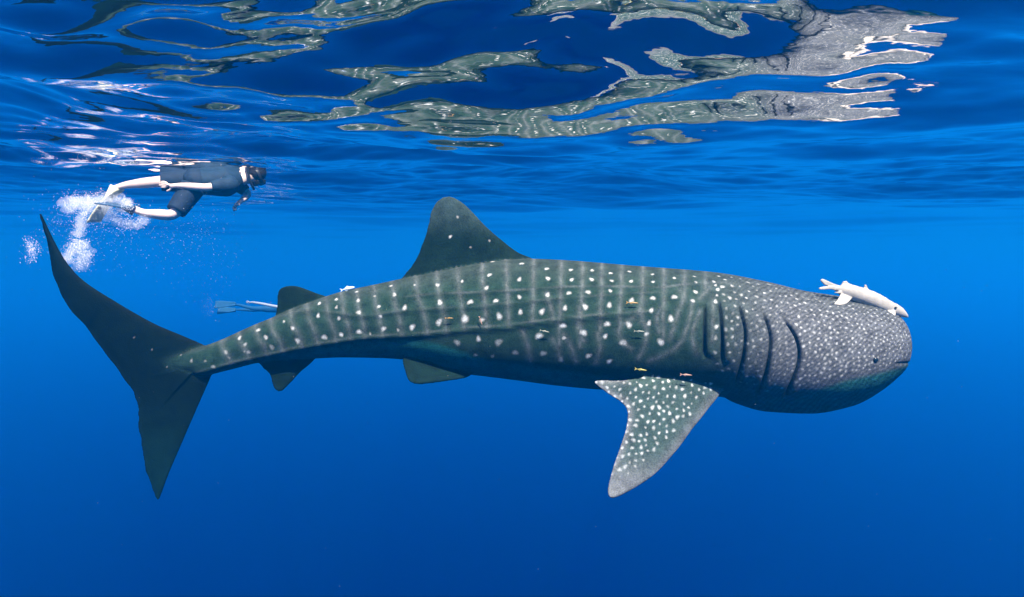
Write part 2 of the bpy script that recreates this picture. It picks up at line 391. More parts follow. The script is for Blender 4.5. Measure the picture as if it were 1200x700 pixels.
# spots: traced rows on back and flank, then a fine scatter on head, gills and pectoral
def T(x0, y0, L): return [(x0 + .2*a[0], y0 + .2*a[1], a[2] if len(a) > 2 else 2.3) for a in L]
SP = T(240, 320, [(50,548),(123,465),(143,500,1.6),(205,380),(235,420),(258,465),(313,335),(357,380,2.5),(393,437,2.9),(465,287,1.6),(515,322),(543,398,3),(670,178),(665,250),(700,375,3),(770,155,1.8),(772,200,1.8),(787,265,1.8),(800,360),(230,462,1.3)])
SP += T(390, 310, [(22,205,1.8),(22,250,1.8),(37,318,2),(48,410,2),(140,160,1.8),(147,210),(152,283,2.6),(153,393,2.9),(245,185,1.6),(268,245,1.9),(280,305,1.8),(297,380,2.7),(340,125,1.8),(363,178,2.4),(420,255,2.9),(465,370,3.2),
    (383,385,1.7),(218,408,1.5),(478,120,1.5),(612,120,2.4),(627,225,2.9),(620,340,3.6),(757,100,1.8),(797,225),(775,322,3.9),(730,460,3.4)])
SP += T(540, 300, [(185,30),(355,45),(168,112),(150,187,2.6),(343,138,2.5),(502,75),(510,133,2.6),(645,83),(647,140),(770,85),(765,140,2.5),(343,242),(507,228,2.5),(635,217),(748,212,2.6),(57,270,2.6),(207,262,2.5),(347,332,2.6),
    (477,328,3.1),(612,305,2.6),(727,300,3.1),(20,370,3.6),(125,375,2.6),(225,357,3.4),(600,410,3),(720,450,3.4),(105,487,2.8),(223,510,4),(318,567,3.2),(458,472,3.7),(480,572,3.3),(587,607,3),(750,585,3),(605,480,2),(85,580,2.2),(185,590,2.2)])
SP += T(690, 300, [(20,85,2.2),(128,100,2),(133,147,2),(125,205,2),(238,92,2),(250,150,2.4),(118,290,2.8),(105,397,3),(97,470,2.5),(250,262,3),(237,407,3.2),(203,510,3.5),(120,617,2.8),(375,108,2),(378,152,2),
    (375,247,2.5),(368,318,2.5),(352,397,2.5),(337,460,2.2),(500,130,2.2),(503,240,2.8),(480,370,3.2),(420,503,3.5),(622,120,1.7),(628,155,1.7),(625,213,2.3),(612,265,2),(733,150,2),(755,197,2.3),(743,267,2.3)])
SP += [(536.6,254.6,1.5),(528,278,1.8),(574,282,1.3),(551,290,1.2),(224,423,2.0),(240,423,1.6),(157,396,1.1),(212,416,1.1),(178,410,1.0),(196,430,1.0)]
pxy = np.stack([PX, PY], 1)
amount = np.zeros(nv)
order = np.argsort(PX); PXs = PX[order]
def paint(sx, sy, r_px, strength=1.0, sel=None, soft=0.9):
    a, b = np.searchsorted(PXs, sx - 2.2), np.searchsorted(PXs, sx + 2.2)
    I = order[a:b]; I = I[np.abs(PY[I] - sy) < 2.2]
    if sel is not None: I = I[sel[I]]
    if len(I) == 0: return
    for sgn in (-1, 1):
        J = I[(np.sign(co[I, 1]) == sgn) & (nr[I, 1]*sgn > -0.1)]
        if len(J) == 0: continue
        J = J[np.abs(co[J, 1]) > np.abs(co[J, 1]).max() - 0.05]
        c = J[np.argmin((PX[J]-sx)**2 + (PY[J]-sy)**2)]
        a2, b2 = np.searchsorted(PXs, PX[c] - 9), np.searchsorted(PXs, PX[c] + 9)
        K = order[a2:b2]; K = K[(np.abs(PY[K] - PY[c]) < 9) & (nr[K, 1]*sgn > -0.25)]
        d = np.linalg.norm(co[K] - co[c], axis=1)
        rr = r_px*PXM
        ang = np.arctan2(PY[K] - PY[c], PX[K] - PX[c]); q_ = (sx*7.3 + sy*3.1) % 6.28
        d = d*(1 + 0.16*np.sin(2*ang + q_) + 0.10*np.sin(3*ang + 2*q_))
        val = strength*(1 - sstep(rr*0.15, rr*1.6, d))
        amount[K] = np.maximum(amount[K], val)
for (x, y, r) in SP:
    dim = 0.5 if (y > 400 and x < 660) or x < 215 else 1.0
    paint(x, y, r*0.85, (0.85 if r > 1.7 else 0.55)*dim)
# fine scatter: dart throwing in the side plane with spacing that tightens towards the snout
def darts(inside, spacing, n_try, seed):
    rg = np.random.default_rng(seed); pts = []
    arr = np.empty((n_try, 3)); m_ = 0
    for p in inside(rg, n_try):
        s_ = spacing(p)
        if m_ == 0 or np.all((arr[:m_, 0]-p[0])**2 + ((arr[:m_, 1]-p[1]))**2 > s_*s_):
            arr[m_] = (p[0], p[1], s_); m_ += 1
    return arr[:m_]
def in_head(rg, n):
    P = np.stack([rg.uniform(838, 1067, n), rg.uniform(318, 470, n)], 1)
    t_ = np.interp(P[:, 0], [a[0] for a in TOP], [a[1] for a in TOP]); c_ = np.interp(P[:, 0], [838, 870, 900, 950, 1000, 1029, 1051, 1070], [430, 448, 458, 450, 438, 432, 423, 420])
    return P[(P[:, 1] > t_ + 1) & (P[:, 1] < c_)]
sp_head = lambda p: float(np.interp(p[0], [838, 880, 940, 1000, 1040, 1066], [7.8, 6.8, 5.7, 4.8, 3.9, 3.4]))
for p in darts(in_head, sp_head, 14000, 3):
    near_slit = any(abs(p[0] - np.interp(p[1], [q[1] for q in s], [q[0] for q in s])) < 3.2 and s[0][1]-4 < p[1] < s[-1][1]+4 for s in SLITS)
    if near_slit: continue
    gill = 846 < p[0] < 930 and p[1] > 352
    r = p[2]*0.21*rng.uniform(0.75, 1.3)*(0.85 if gill else 1.0)
    paint(p[0], p[1], r, rng.uniform(0.35, 0.85)*(0.7 if gill else 1.0), sel=body)
from math import inf
poly = [(r[0], r[1]) for r in PECT] + [(r[2], r[3]) for r in PECT[::-1]]
def in_poly(p):
    c = False; n_ = len(poly)
    for i in range(n_):
        a, b = poly[i], poly[i-1]
        if (a[1] > p[1]) != (b[1] > p[1]) and p[0] < (b[0]-a[0])*(p[1]-a[1])/(b[1]-a[1]) + a[0]: c = not c
    return c
def in_pect(rg, n):
    P = np.stack([rg.uniform(696, 850, n), rg.uniform(420, 572, n)], 1)
    return [p for p in P if in_poly(p)]
selp = lab == 3
for p in darts(in_pect, lambda p: 6.6, 7000, 5):
    if p[1] > 560 or (p[0] - 846) > -(p[1] - 450)*0.95 - 4: continue
    paint(p[0], p[1], 1.4*rng.uniform(0.7, 1.4), rng.uniform(0.5, 1.0)*(1 - 0.6*np.clip((p[1]-510)/60, 0, 1)), sel=selp)
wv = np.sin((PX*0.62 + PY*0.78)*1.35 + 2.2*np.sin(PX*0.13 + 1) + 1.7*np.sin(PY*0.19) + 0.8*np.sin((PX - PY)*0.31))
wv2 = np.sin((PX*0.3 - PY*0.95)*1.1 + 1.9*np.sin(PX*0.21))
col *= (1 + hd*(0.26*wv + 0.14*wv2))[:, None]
amount *= 1 - 0.45*hd*(1 - sstep(0.03, 0.16, rel))
mix(amount, white)
# gill slits and mouth line: recess shade painted dark into the colour
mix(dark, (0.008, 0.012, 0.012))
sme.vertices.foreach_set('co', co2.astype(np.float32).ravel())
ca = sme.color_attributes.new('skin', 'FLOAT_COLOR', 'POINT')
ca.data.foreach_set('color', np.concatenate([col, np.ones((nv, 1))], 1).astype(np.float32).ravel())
sme.polygons.foreach_set('use_smooth', [True]*len(sme.polygons)); sme.update()
m, nt, b = mat_new('shark_skin')
at_ = nt.nodes.new('ShaderNodeAttribute'); at_.attribute_name = 'skin'
tc = nt.nodes.new('ShaderNodeTexCoord')
nz = nt.nodes.new('ShaderNodeTexNoise'); nz.inputs['Scale'].default_value = 14; nz.inputs['Detail'].default_value = 6; nz.inputs['Roughness'].default_value = 0.65
nz2 = nt.nodes.new('ShaderNodeTexNoise'); nz2.inputs['Scale'].default_value = 110; nz2.inputs['Detail'].default_value = 3
for q in (nz, nz2): nt.links.new(tc.outputs['Object'], q.inputs['Vector'])
ad = nt.nodes.new('ShaderNodeMath'); ad.operation = 'ADD'; nt.links.new(nz.outputs['Fac'], ad.inputs[0]); nt.links.new(nz2.outputs['Fac'], ad.inputs[1])
mr = nt.nodes.new('ShaderNodeMapRange'); mr.inputs['From Min'].default_value = 0.6; mr.inputs['From Max'].default_value = 1.4; mr.inputs['To Min'].default_value = 0.3; mr.inputs['To Max'].default_value = 1.7
nt.links.new(ad.outputs[0], mr.inputs[0])
ml = nt.nodes.new('ShaderNodeMix'); ml.data_type = 'RGBA'; ml.blend_type = 'MULTIPLY'; ml.inputs[0].default_value = 1.0
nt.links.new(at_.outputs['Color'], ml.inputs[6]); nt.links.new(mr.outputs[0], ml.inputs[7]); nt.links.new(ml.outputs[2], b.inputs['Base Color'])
bp = nt.nodes.new('ShaderNodeBump'); bp.inputs['Strength'].default_value = 0.25; bp.inputs['Distance'].default_value = 0.01
nt.links.new(ad.outputs[0], bp.inputs['Height']); nt.links.new(bp.outputs[0], b.inputs['Normal'])
b.inputs['Roughness'].default_value = 0.6; b.inputs['Specular IOR Level'].default_value = 0.02
sme.materials.clear(); sme.materials.append(m)
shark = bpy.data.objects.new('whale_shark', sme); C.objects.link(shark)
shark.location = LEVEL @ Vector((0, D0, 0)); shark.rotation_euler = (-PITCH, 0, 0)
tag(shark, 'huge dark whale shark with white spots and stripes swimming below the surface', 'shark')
# eyes of the shark (small, low on the head near the mouth corner)
eye_mat = simple_mat('eye_dark', (0.006, 0.008, 0.008), 0.15, 0.1, 60, 0.6)
def uv_sphere(r, sx=1, sy=1, sz=1, nu=14, nw=8):
    v, f = [(0, 0, r*sz)], []
    for i in range(1, nw):
        t = math.pi*i/nw
        for j in range(nu):
            a = 2*math.pi*j/nu; v.append((r*sx*math.sin(t)*math.cos(a), r*sy*math.sin(t)*math.sin(a), r*sz*math.cos(t)))
    v.append((0, 0, -r*sz)); e = len(v) - 1
    for j in range(nu):
        f.append((0, 1 + j, 1 + (j+1) % nu)); f.append((e, e - nu + (j+1) % nu, e - nu + j))
        for i in range(nw - 2): a = 1 + i*nu; f.append((a + j, a + nu + j, a + nu + (j+1) % nu, a + (j+1) % nu))
    return v, f
ev, ef = uv_sphere(0.017, 1.1, 0.7, 1.0)
I = np.where((np.abs(PX - 1027) < 1.5) & (np.abs(PY - 422.5) < 1.5) & near)[0]
ec = co2[I[np.argmin(co2[I, 1])]]
for sgn in (1, -1):
    e = mesh_obj('eye', ev, ef, eye_mat, shark); e.location = (ec[0], ec[1]*sgn, ec[2])

# ------------------------------------------------------------------ fishes
def remeshed(name, V_, F_, voxel, mat, smooth_it=3):
    raw = mesh_obj('raw', V_, F_, None)
    r = raw.modifiers.new('r', 'REMESH'); r.mode = 'VOXEL'; r.voxel_size = voxel; r.use_smooth_shade = True
    s = raw.modifiers.new('s', 'SMOOTH'); s.factor = 0.5; s.iterations = smooth_it
    me = bpy.data.meshes.new_from_object(raw.evaluated_get(bpy.context.evaluated_depsgraph_get())); me.name = name
    bpy.data.objects.remove(raw)
    me.materials.clear(); me.materials.append(mat); me.polygons.foreach_set('use_smooth', [True]*len(me.polygons))
    o = bpy.data.objects.new(name, me); C.objects.link(o); return o
white_skin = simple_mat('pale_fish_skin', (0.34, 0.30, 0.25), 0.5, 0.4, 20, 0.3, 0.3)
RD = 4.95
V, Fc, labels = [], [], []
RT = [(979,336.5),(984,335.5),(990,334.2),(1000,336.8),(1010,339.8),(1020.5,343.5),(1031,348.5),(1042.7,355),(1052,359.5),(1059,364.5),(1064.5,371)]
RB = [(979,340),(986.7,345),(998,349.7),(1010,354),(1021.7,359),(1033,363.7),(1045,367.5),(1052,369.3),(1059,371),(1064.5,372)]
xr = np.concatenate([np.linspace(979, 1056, 44), 1064.5 - 8.5*(1 - np.sin(np.linspace(0.05, np.pi/2, 14)))])
t_, b_ = smooth_interp(xr, [p[0] for p in RT], [p[1] for p in RT]), smooth_interp(xr, [p[0] for p in RB], [p[1] for p in RB])
NRR = 24
for i, x in enumerate(xr):
    c, h = (t_[i] + b_[i])/2, max((b_[i] - t_[i])/2*1.3 + 0.15*math.sin(x*0.9), 0.3)
    for j in range(NRR):
        a = 2*np.pi*j/NRR; V.append((x + 0.25*h*math.sin(a), c - h*math.sin(a), 0.85*h*math.cos(a))); labels.append(0)
for i in range(len(xr) - 1):
    for j in range(NRR): Fc.append((i*NRR + j, i*NRR + (j+1) % NRR, (i+1)*NRR + (j+1) % NRR, (i+1)*NRR + j))
Fc.append(tuple(range(NRR))); Fc.append(tuple((len(xr)-1)*NRR + j for j in range(NRR)))
_max = max
fin([(986,335.5,982,340),(977,332.5,973,336.5),(968,328.5,966,334),(963.5,326.8,961,328.5)], Zr(4), 1.3, 0.4, 1, nrow=16, ncol=10)
fin([(984,337,982,342),(974,335.5,975,339.5),(965,336,966,339.5),(959.5,337.5,960,339.5)], [(0,0),(-.01,-.01),(-.03,-.03),(-.04,-.04)], 1.2, 0.3, 1, nrow=16, ncol=10)
fin([(1002,340,984,337),(998,336,985,335),(992,329.3,988,330)], Zr(3), 1.6, 0.5, 1, nrow=12, ncol=10)
fin([(1024,347,1010,342),(1019,341.5,1012,339),(1015,333.8,1013,333.8)], Zr(3), 1.2, 0.5, 1, nrow=12, ncol=10)
fin([(1000,347,986,343),(996,352.5,982,350.5),(991,356.5,978,355.5),(984,358,977.5,357)], [(-.02,-.02),(-.05,-.05),(-.08,-.09),(-.10,-.11)], 1.5, 0.4, 1, nrow=16, ncol=10)
fin([(990,343,986,340),(984,344,982,342),(978.5,343.5,978,342.6)], [(-.02,-.02),(-.03,-.03),(-.05,-.05)], 1.0, 0.3, 1, nrow=12, ncol=8)
fin([(1049,364,1041,363),(1049.5,369,1039,369.5),(1047,373.5,1040.5,373.8)], [(-.03,-.03),(-.06,-.06),(-.08,-.09)], 1.4, 0.3, 1, nrow=14, ncol=10)
Vr = np.array(V); pm = RD/F
Rm = np.stack([(Vr[:, 0] - 600)*pm, Vr[:, 2]*pm, (350 - Vr[:, 1])*pm], -1)
org = Rm.mean(0); Rm -= org
remora = remeshed('remora', Rm, Fc, 0.0042, white_skin, 2)
remora.location = LEVEL @ Vector(org + np.array([0, RD, 0])); remora.rotation_euler = (-PITCH, 0, 0)
tag(remora, 'white remora clinging to the top of the shark head above the snout', 'fish')
ev2, ef2 = uv_sphere(0.008, 1.3, 0.8, 0.8)
for sg in (-1, 1):
    e = mesh_obj('eye', ev2, ef2, eye_mat, remora); p = Vector(((1046 - 600)*pm, 0, (350 - 360.5)*pm)) - Vector(org)
    e.location = (p.x, sg*0.028, p.z)

def little_fish(name, px, py, d, L, mat, label, rz=0.0, ry=0.0, group=None, fat=0.14):
    xs = np.linspace(-0.5, 0.5, 15); NN = 10; v, f = [], []
    for x in xs:
        u = x + 0.5
        h = fat*(math.sin(math.pi*min(1, u*0.94 + 0.05))**0.8)*(0.55 + 0.6*u)*(1.0 if u < 0.9 else 0.9)
        for j in range(NN):
            a = 2*math.pi*j/NN; v.append((x*L, 0.55*h*L*math.cos(a), h*L*math.sin(a)))
    for i in range(14):
        for j in range(NN): f.append((i*NN+j, i*NN+(j+1) % NN, (i+1)*NN+(j+1) % NN, (i+1)*NN+j))
    f.append(tuple(range(NN))); f.append(tuple(14*NN + j for j in range(NN)))
    o = mesh_obj(name, v, f, mat)
    def plate(nm, pts, th=0.006):
        n = len(pts); vv = [(p[0]*L, th*L, p[1]*L) for p in pts] + [(p[0]*L, -th*L, p[1]*L) for p in pts]
        ff = [tuple(range(n)), tuple(range(2*n - 1, n - 1, -1))] + [(i, i + n, (i+1) % n + n, (i+1) % n) for i in range(n)]
        return mesh_obj(nm, vv, ff, mat, o, smooth=False)
    plate('tail_fin', [(-0.44, 0.02), (-0.68, 0.15), (-0.60, 0.0), (-0.68, -0.15), (-0.44, -0.02)])
    plate('dorsal_fin', [(0.12, fat*0.8), (-0.08, fat*1.55), (-0.30, fat*0.6)])
    plate('anal_fin', [(-0.05, -fat*0.8), (-0.18, -fat*1.4), (-0.34, -fat*0.5)])
    o.location = at(px, py, d); o.rotation_euler = (0, ry, rz)
    return tag(o, label, 'fish', group)
gold = simple_mat('golden_scales', (0.34, 0.20, 0.05), 0.4, 0.3, 60, 0.5)
green_gold = simple_mat('yellow_green_scales', (0.34, 0.30, 0.06), 0.4, 0.3, 60, 0.5)
pinkish = simple_mat('pinkish_scales', (0.34, 0.20, 0.14), 0.4, 0.25, 60, 0.5)
pale_s = simple_mat('pale_silver_scales', (0.22, 0.23, 0.17), 0.35, 0.25, 60, 0.5)
def flank(px, py, off=0.03):    # distance to the shark's near flank at a pixel, less a little water
    I = np.where((np.abs(PX - px) < 2) & (np.abs(PY - py) < 2) & near)[0]
    return D0 + co2[I, 1].min() - off
for px, py, L, mt, lb, ry in [(742, 355, 16, gold, 'tiny orange fish above the middle of the flank below the upper ridge', 0.05),
        (752, 433.5, 16, green_gold, 'tiny yellow-green fish just above the pectoral fin rear tip', 0.14),
        (805, 439.5, 16, pinkish, 'tiny pinkish fish over the root of the spotted pectoral fin', 0.08),
        (527, 373, 11, gold, 'tiny orange fish on the flank under the tall dorsal fin', 0.0),
        (563.5, 376.5, 12, pinkish, 'tiny pinkish fish beside a faint spot on the lower flank ridge', 1.25),
        (639, 388.5, 13, pale_s, 'tiny pale slender fish low on the flank below the keel ridge', 0.22),
        (750, 388.5, 14, pale_s, 'tiny pale slender fish on the flank ahead of two large spots', 0.05)]:
    d = flank(px, py); little_fish('small_fish', px, py, d, 0.78*L*d/F, mt, lb, rz=random.uniform(-.1, .1), ry=ry, group='small fish swimming close to the shark', fat=0.085)
dm = D0 - 0.06
little_fish('small_remora', 408.5, 338.2, dm, 15*dm/F, simple_mat('bluish_white_skin', (0.5, 0.58, 0.66), 0.4, 0.3, 50), 'small pale remora clinging to the back ahead of the second dorsal fin', ry=-0.22, fat=0.15)

# ------------------------------------------------------------------ people
def skin_body(name, joints, edges, mat, parent=None, sub=2, root=0):
    """joints: list of (Vector, radius or (rx, ry))"""
    me = bpy.data.meshes.new(name); me.from_pydata([tuple(j[0]) for j in joints], edges, []); me.update()
    o = bpy.data.objects.new(name, me); C.objects.link(o)
    md = o.modifiers.new('skin', 'SKIN'); md.use_smooth_shade = True; md.branch_smoothing = 0.6
    for i, s in enumerate(me.skin_vertices[0].data):
        r = joints[i][1]; s.radius = r if isinstance(r, tuple) else (r, r); s.use_root = (i == root)
    ss = o.modifiers.new('sub', 'SUBSURF'); ss.levels = sub; ss.render_levels = sub
    em = bpy.data.meshes.new_from_object(o.evaluated_get(bpy.context.evaluated_depsgraph_get())); em.name = name
    bpy.data.objects.remove(o)
    em.materials.clear(); em.materials.append(mat); em.polygons.foreach_set('use_smooth', [True]*len(em.polygons))
    r = bpy.data.objects.new(name, em); C.objects.link(r); r.parent = parent
    return r
def chain(a, b): return [(i, i+1) for i in range(a, b)]
def loft(name, pts, radii, mat, parent, NN=14, squash=1.0):
    """closed tube through pts (Vectors) with a radius at each"""
    P = catmull([tuple(p) for p in pts], len(pts)*5); R = np.interp(np.linspace(0, len(pts)-1, len(P)), range(len(pts)), radii)
    v, f = [], []
    for i in range(len(P)):
        t = Vector(P[min(i+1, len(P)-1)] - P[max(i-1, 0)]).normalized()
        u = t.cross(Vector((0, 0, 1)));  u = u.normalized() if u.length > 1e-3 else Vector((1, 0, 0)); w = t.cross(u)
        for j in range(NN):
            a = 2*math.pi*j/NN; v.append(Vector(P[i]) + u*R[i]*math.cos(a) + w*R[i]*squash*math.sin(a))
    for i in range(len(P)-1):
        for j in range(NN): f.append((i*NN+j, i*NN+(j+1) % NN, (i+1)*NN+(j+1) % NN, (i+1)*NN+j))
    f.append(tuple(range(NN))); f.append(tuple((len(P)-1)*NN+j for j in range(NN)))
    return mesh_obj(name, v, f, mat, parent)
def hand(J, E, wrist_i, wrist, fwd, side, s=1.0):
    """palm, four unequal bent fingers and a thumb from the side of the palm, added to a skin skeleton"""
    dn = fwd.cross(side).normalized()
    p0 = len(J); J.append((wrist + fwd*0.05*s, (0.034*s, 0.017*s))); E.append((wrist_i, p0))
    p1 = len(J); J.append((wrist + fwd*0.085*s, (0.036*s, 0.015*s))); E.append((p0, p1))
    for k, (o_, l_) in enumerate(((-0.027, 0.065), (-0.009, 0.078), (0.009, 0.074), (0.026, 0.058))):
        a = wrist + fwd*0.098*s + side*o_*s; i0 = len(J)
        J.append((a, 0.0095*s)); E.append((p1, i0))
        b_ = a + fwd*l_*0.5*s + dn*0.008*s; J.append((b_, 0.009*s)); E.append((i0, i0+1))
        J.append((b_ + fwd*l_*0.42*s + dn*0.026*s, 0.0075*s)); E.append((i0+1, i0+2))
    i0 = len(J); J.append((wrist + fwd*0.055*s + side*(-0.045)*s, 0.011*s)); E.append((p0, i0))
    J.append((wrist + fwd*0.095*s + side*(-0.062)*s + dn*0.012*s, 0.0085*s)); E.append((i0, i0+1))
def swim_fin(parent, heel, tip, width_dir, mat, w0=0.05, w1=0.105, pocket=0.045):
    ax = (tip - heel); n = 14; v, f = [], []; up = ax.cross(width_dir).normalized(); width_dir = width_dir.normalized()
    L = ax.length
    for i in range(n):
        s = i/(n-1); c = heel + ax*s + up*(0.10*L*s*s)
        w = w0 + (w1 - w0)*min(1, s*1.3)**0.8; th = pocket*(1 - min(1, s/0.32)) + 0.007
        for a, b_ in ((-1, .35), (-.9, 1), (-.45, .55), (.45, .55), (.9, 1), (1, .35), (1, -.35), (.9, -1), (.45, -.55), (-.45, -.55), (-.9, -1), (-1, -.35)):
            v.append(c + width_dir*w*a + up*th*b_)
    m_ = 12
    for i in range(n-1):
        for j in range(m_): f.append((i*m_+j, i*m_+(j+1) % m_, (i+1)*m_+(j+1) % m_, (i+1)*m_+j))
    f.append(tuple(range(m_))); f.append(tuple((n-1)*m_+j for j in range(m_)))
    return mesh_obj('swim_fin', v, f, mat, parent)

skin_m = simple_mat('fair_skin', (0.66, 0.49, 0.41), 0.5, 0.12, 14, 0.35, 0.05)
shirt_m = simple_mat('dark_shirt', (0.008, 0.026, 0.05), 0.75, 0.4, 18, 0.2, 0.4)
short_m = simple_mat('dark_shorts', (0.008, 0.020, 0.04), 0.75, 0.4, 22, 0.2, 0.4)
rubber = simple_mat('black_rubber', (0.012, 0.014, 0.016), 0.4, 0.3, 40, 0.4)
finpale = simple_mat('pale_yellow_fin', (0.60, 0.56, 0.36), 0.4, 0.15, 25, 0.4)
hair_m = simple_mat('dark_hair', (0.012, 0.010, 0.009), 0.6, 0.5, 90, 0.3, 0.6)
lens_m = simple_mat('mask_glass', (0.02, 0.05, 0.07), 0.05, 0.1, 10, 0.8)

# the snorkeler lies face down at the surface, heading right and a little away
sn = bpy.data.objects.new('person', None); C.objects.link(sn)
sn.location = at(228, 222, 5.90*1.17)
O = sn.location
SW = 1.17
W = lambda px, py, d: at(px, py, d*SW) - O
head = W(296, 214, 6.13); neck = W(284, 219, 6.09); chest = W(266, 222, 6.02); waist = W(246, 223, 5.96); pelvis = Vector((0, 0, 0))
hipN, kneeN, ankN, toeN = W(226, 229, 5.84), W(203, 262, 5.72), W(168, 259, 5.62), W(152, 252, 5.58)
hipF, kneeF, ankF, toeF = W(224, 221, 5.96), W(183, 222, 5.86), W(147, 226, 5.78), W(130, 231, 5.74)
shN, elN, wrN = W(269, 226, 5.86), W(241, 229, 5.76), W(207, 226.5, 5.72)
shF, elF, wrF = W(276, 222, 6.18), W(292, 236, 6.22), W(283, 244, 6.14)
J = [(pelvis, (0.13, 0.11)), (waist, (0.12, 0.10)), (chest, (0.145, 0.11)), (neck*0.6 + chest*0.4, (0.10, 0.09)), (neck, 0.058), (neck*0.45 + head*0.55, 0.078), (head, 0.098), (head*1.35 - neck*0.35, 0.075)]
E = chain(0, 7)
def add(parent_i, pts):
    for p, r in pts:
        J.append((p, r)); E.append((parent_i, len(J) - 1)); parent_i = len(J) - 1
    return parent_i
add(0, [(hipN, 0.095), (hipN*.5 + kneeN*.5, 0.080), (kneeN, 0.056), (kneeN*.65 + ankN*.35, 0.057), (ankN, 0.036), (toeN, (0.042, 0.024))])
add(0, [(hipF, 0.095), (hipF*.5 + kneeF*.5, 0.080), (kneeF, 0.056), (kneeF*.65 + ankF*.35, 0.057), (ankF, 0.036), (toeF, (0.042, 0.024))])
wi = add(2, [(shN, 0.062), (shN*.5 + elN*.5, 0.048), (elN, 0.040), (elN*.6 + wrN*.4, 0.041), (wrN, 0.028)])
hand(J, E, wi, wrN, (wrN - elN).normalized(), Vector((0, 0, 1)))
wi = add(2, [(shF, 0.062), (shF*.5 + elF*.5, 0.048), (elF, 0.040), (elF*.6 + wrF*.4, 0.041), (wrF, 0.028)])
hand(J, E, wi, wrF, (wrF - elF).normalized(), Vector((0, 1, 0)))
skin_body('body', J, E, skin_m, sn)
# nose and ears sit on the head; clothing follows the limbs
fwd = (head - neck).normalized(); dn = Vector((0.25, 0, -1)).normalized()
loft('shirt', [pelvis*.7 + waist*.3, waist, chest, neck*.9 + chest*.1], [0.140, 0.140, 0.170, 0.090], shirt_m, sn, squash=0.9)
for nm, a, b_, c_ in (('sleeve', shN, elN, 0), ('sleeve', shF, elF, 0)):
    loft('sleeve', [a*.55 + chest*.45, a*1.0, a*.6 + b_*.4, a*.25 + b_*.75], [0.09, 0.090, 0.074, 0.060], shirt_m, sn)
loft('shorts', [waist*.35, pelvis, hipN*.5 + hipF*.5 + (pelvis - waist)*.2], [0.145, 0.150, 0.12], short_m, sn, squash=0.85)
for h_, k_ in ((hipN, kneeN), (hipF, kneeF)):
    loft('shorts_leg', [h_*1.0, h_*.5 + k_*.5, h_*.15 + k_*.85], [0.118, 0.104, 0.092], short_m, sn)
hv, hf = uv_sphere(0.112, 1.0, 0.95, 0.98, 18, 12)
hr = mesh_obj('hair', [Vector(v) + head + fwd*0.035 + Vector((0, 0, 0.018)) for v in hv], hf, hair_m, sn)
mk = loft('mask', [head + dn*0.085 + fwd*0.045, head + dn*0.12 + fwd*0.045], [0.078, 0.066], rubber, sn)
loft('lens', [head + dn*0.118 + fwd*0.045, head + dn*0.126 + fwd*0.045], [0.056, 0.054], lens_m, mk)
loft('strap', [head + fwd*0.04 + Vector((0.0, 0, -0.02)), head + fwd*0.065 + Vector((0, 0, -0.02))], [0.116, 0.116], rubber, mk)
loft('snorkel', [head + dn*0.115 - fwd*0.03, head + dn*0.15 + Vector((0, -0.07, 0)), head + dn*0.08 + Vector((0, -0.125, 0.02)), head + Vector((-0.02, -0.13, 0.16)), head + Vector((-0.05, -0.12, 0.32))], [0.013]*5, rubber, sn, NN=8)
swim_fin(sn, ankF*.5 + toeF*.5, W(106, 267, 5.66), Vector((0.05, 1.0, 0.05)), finpale)
swim_fin(sn, ankN*.5 + toeN*.5, W(120, 244, 5.44), Vector((0.0, 1.0, 0.12)), simple_mat('dark_blue_fin', (0.02, 0.06, 0.12), 0.5, 0.2, 15))
sn.location.z += 0.075          # back awash at the surface
tag(sn, 'snorkeler in dark shirt and shorts floating face down at the surface in foam', 'person')

# a diver far behind the second dorsal fin, water haze put into its suit and fin colours
dv = bpy.data.objects.new('person', None); C.objects.link(dv); DD = 16.5
dv.location = at(312, 362, DD*SW); O = dv.location
suit = simple_mat('hazed_suit', (0.004, 0.055, 0.12), 0.7, 0.25, 12, 0.2, 0.2)
pelvis = Vector((0, 0, 0)); waist = W(325, 362, DD); chest = W(341, 362, DD); neck = W(352, 361, DD); head = W(361, 361, DD)
J = [(pelvis, 0.14), (waist, 0.125), (chest, 0.15), (neck, 0.06), (head, 0.10), (head*1.25 - neck*.25, 0.07)]; E = chain(0, 5)
for dy, k_, a_ in ((-0.11, (297, 361), (281, 357)), (0.11, (296, 364), (280, 363.5))):
    y_ = Vector((0, dy, 0))
    add(0, [(W(309, 362, DD) + y_, 0.09), (W(*k_, DD) + y_, 0.058), (W(*a_, DD) + y_, 0.038), (W(a_[0]-6, a_[1], DD) + y_, (0.04, 0.025))])
Jb, Eb = J, E
skin_body('wetsuit', J, E, suit, dv)
J, E = [], []
J.append((W(337, 362, DD - 0.2), 0.055)); add(0, [(W(322, 359.2, DD - 0.3), 0.043), (W(306, 356, DD - 0.32), 0.040), (W(295, 354.3, DD - 0.32), 0.030)])
hand(J, E, 3, W(295, 354.3, DD - 0.32), Vector((-1, 0, 0.05)), Vector((0, 0, 1)))
skin_body('arm', J, E, simple_mat('pale_sleeve', (0.26, 0.28, 0.30), 0.6, 0.1, 20), dv)
swim_fin(dv, W(276, 356.5, DD - .11), W(251, 356.5, DD - .11), Vector((0, .35, 1.0)), simple_mat('hazed_fin', (0.004, 0.065, 0.13), 0.8, 0.2, 15))
swim_fin(dv, W(276, 363.5, DD + .11), W(254, 363.5, DD + .11), Vector((0, .5, 1.0)), bpy.data.materials['hazed_fin'])
loft('mask', [head + Vector((0.04, 0, -0.09)), head + Vector((0.05, 0, -0.13))], [0.075, 0.065], rubber, dv)
tag(dv, 'distant diver in haze-tinted suit behind the second dorsal fin, pale arm trailing', 'person')

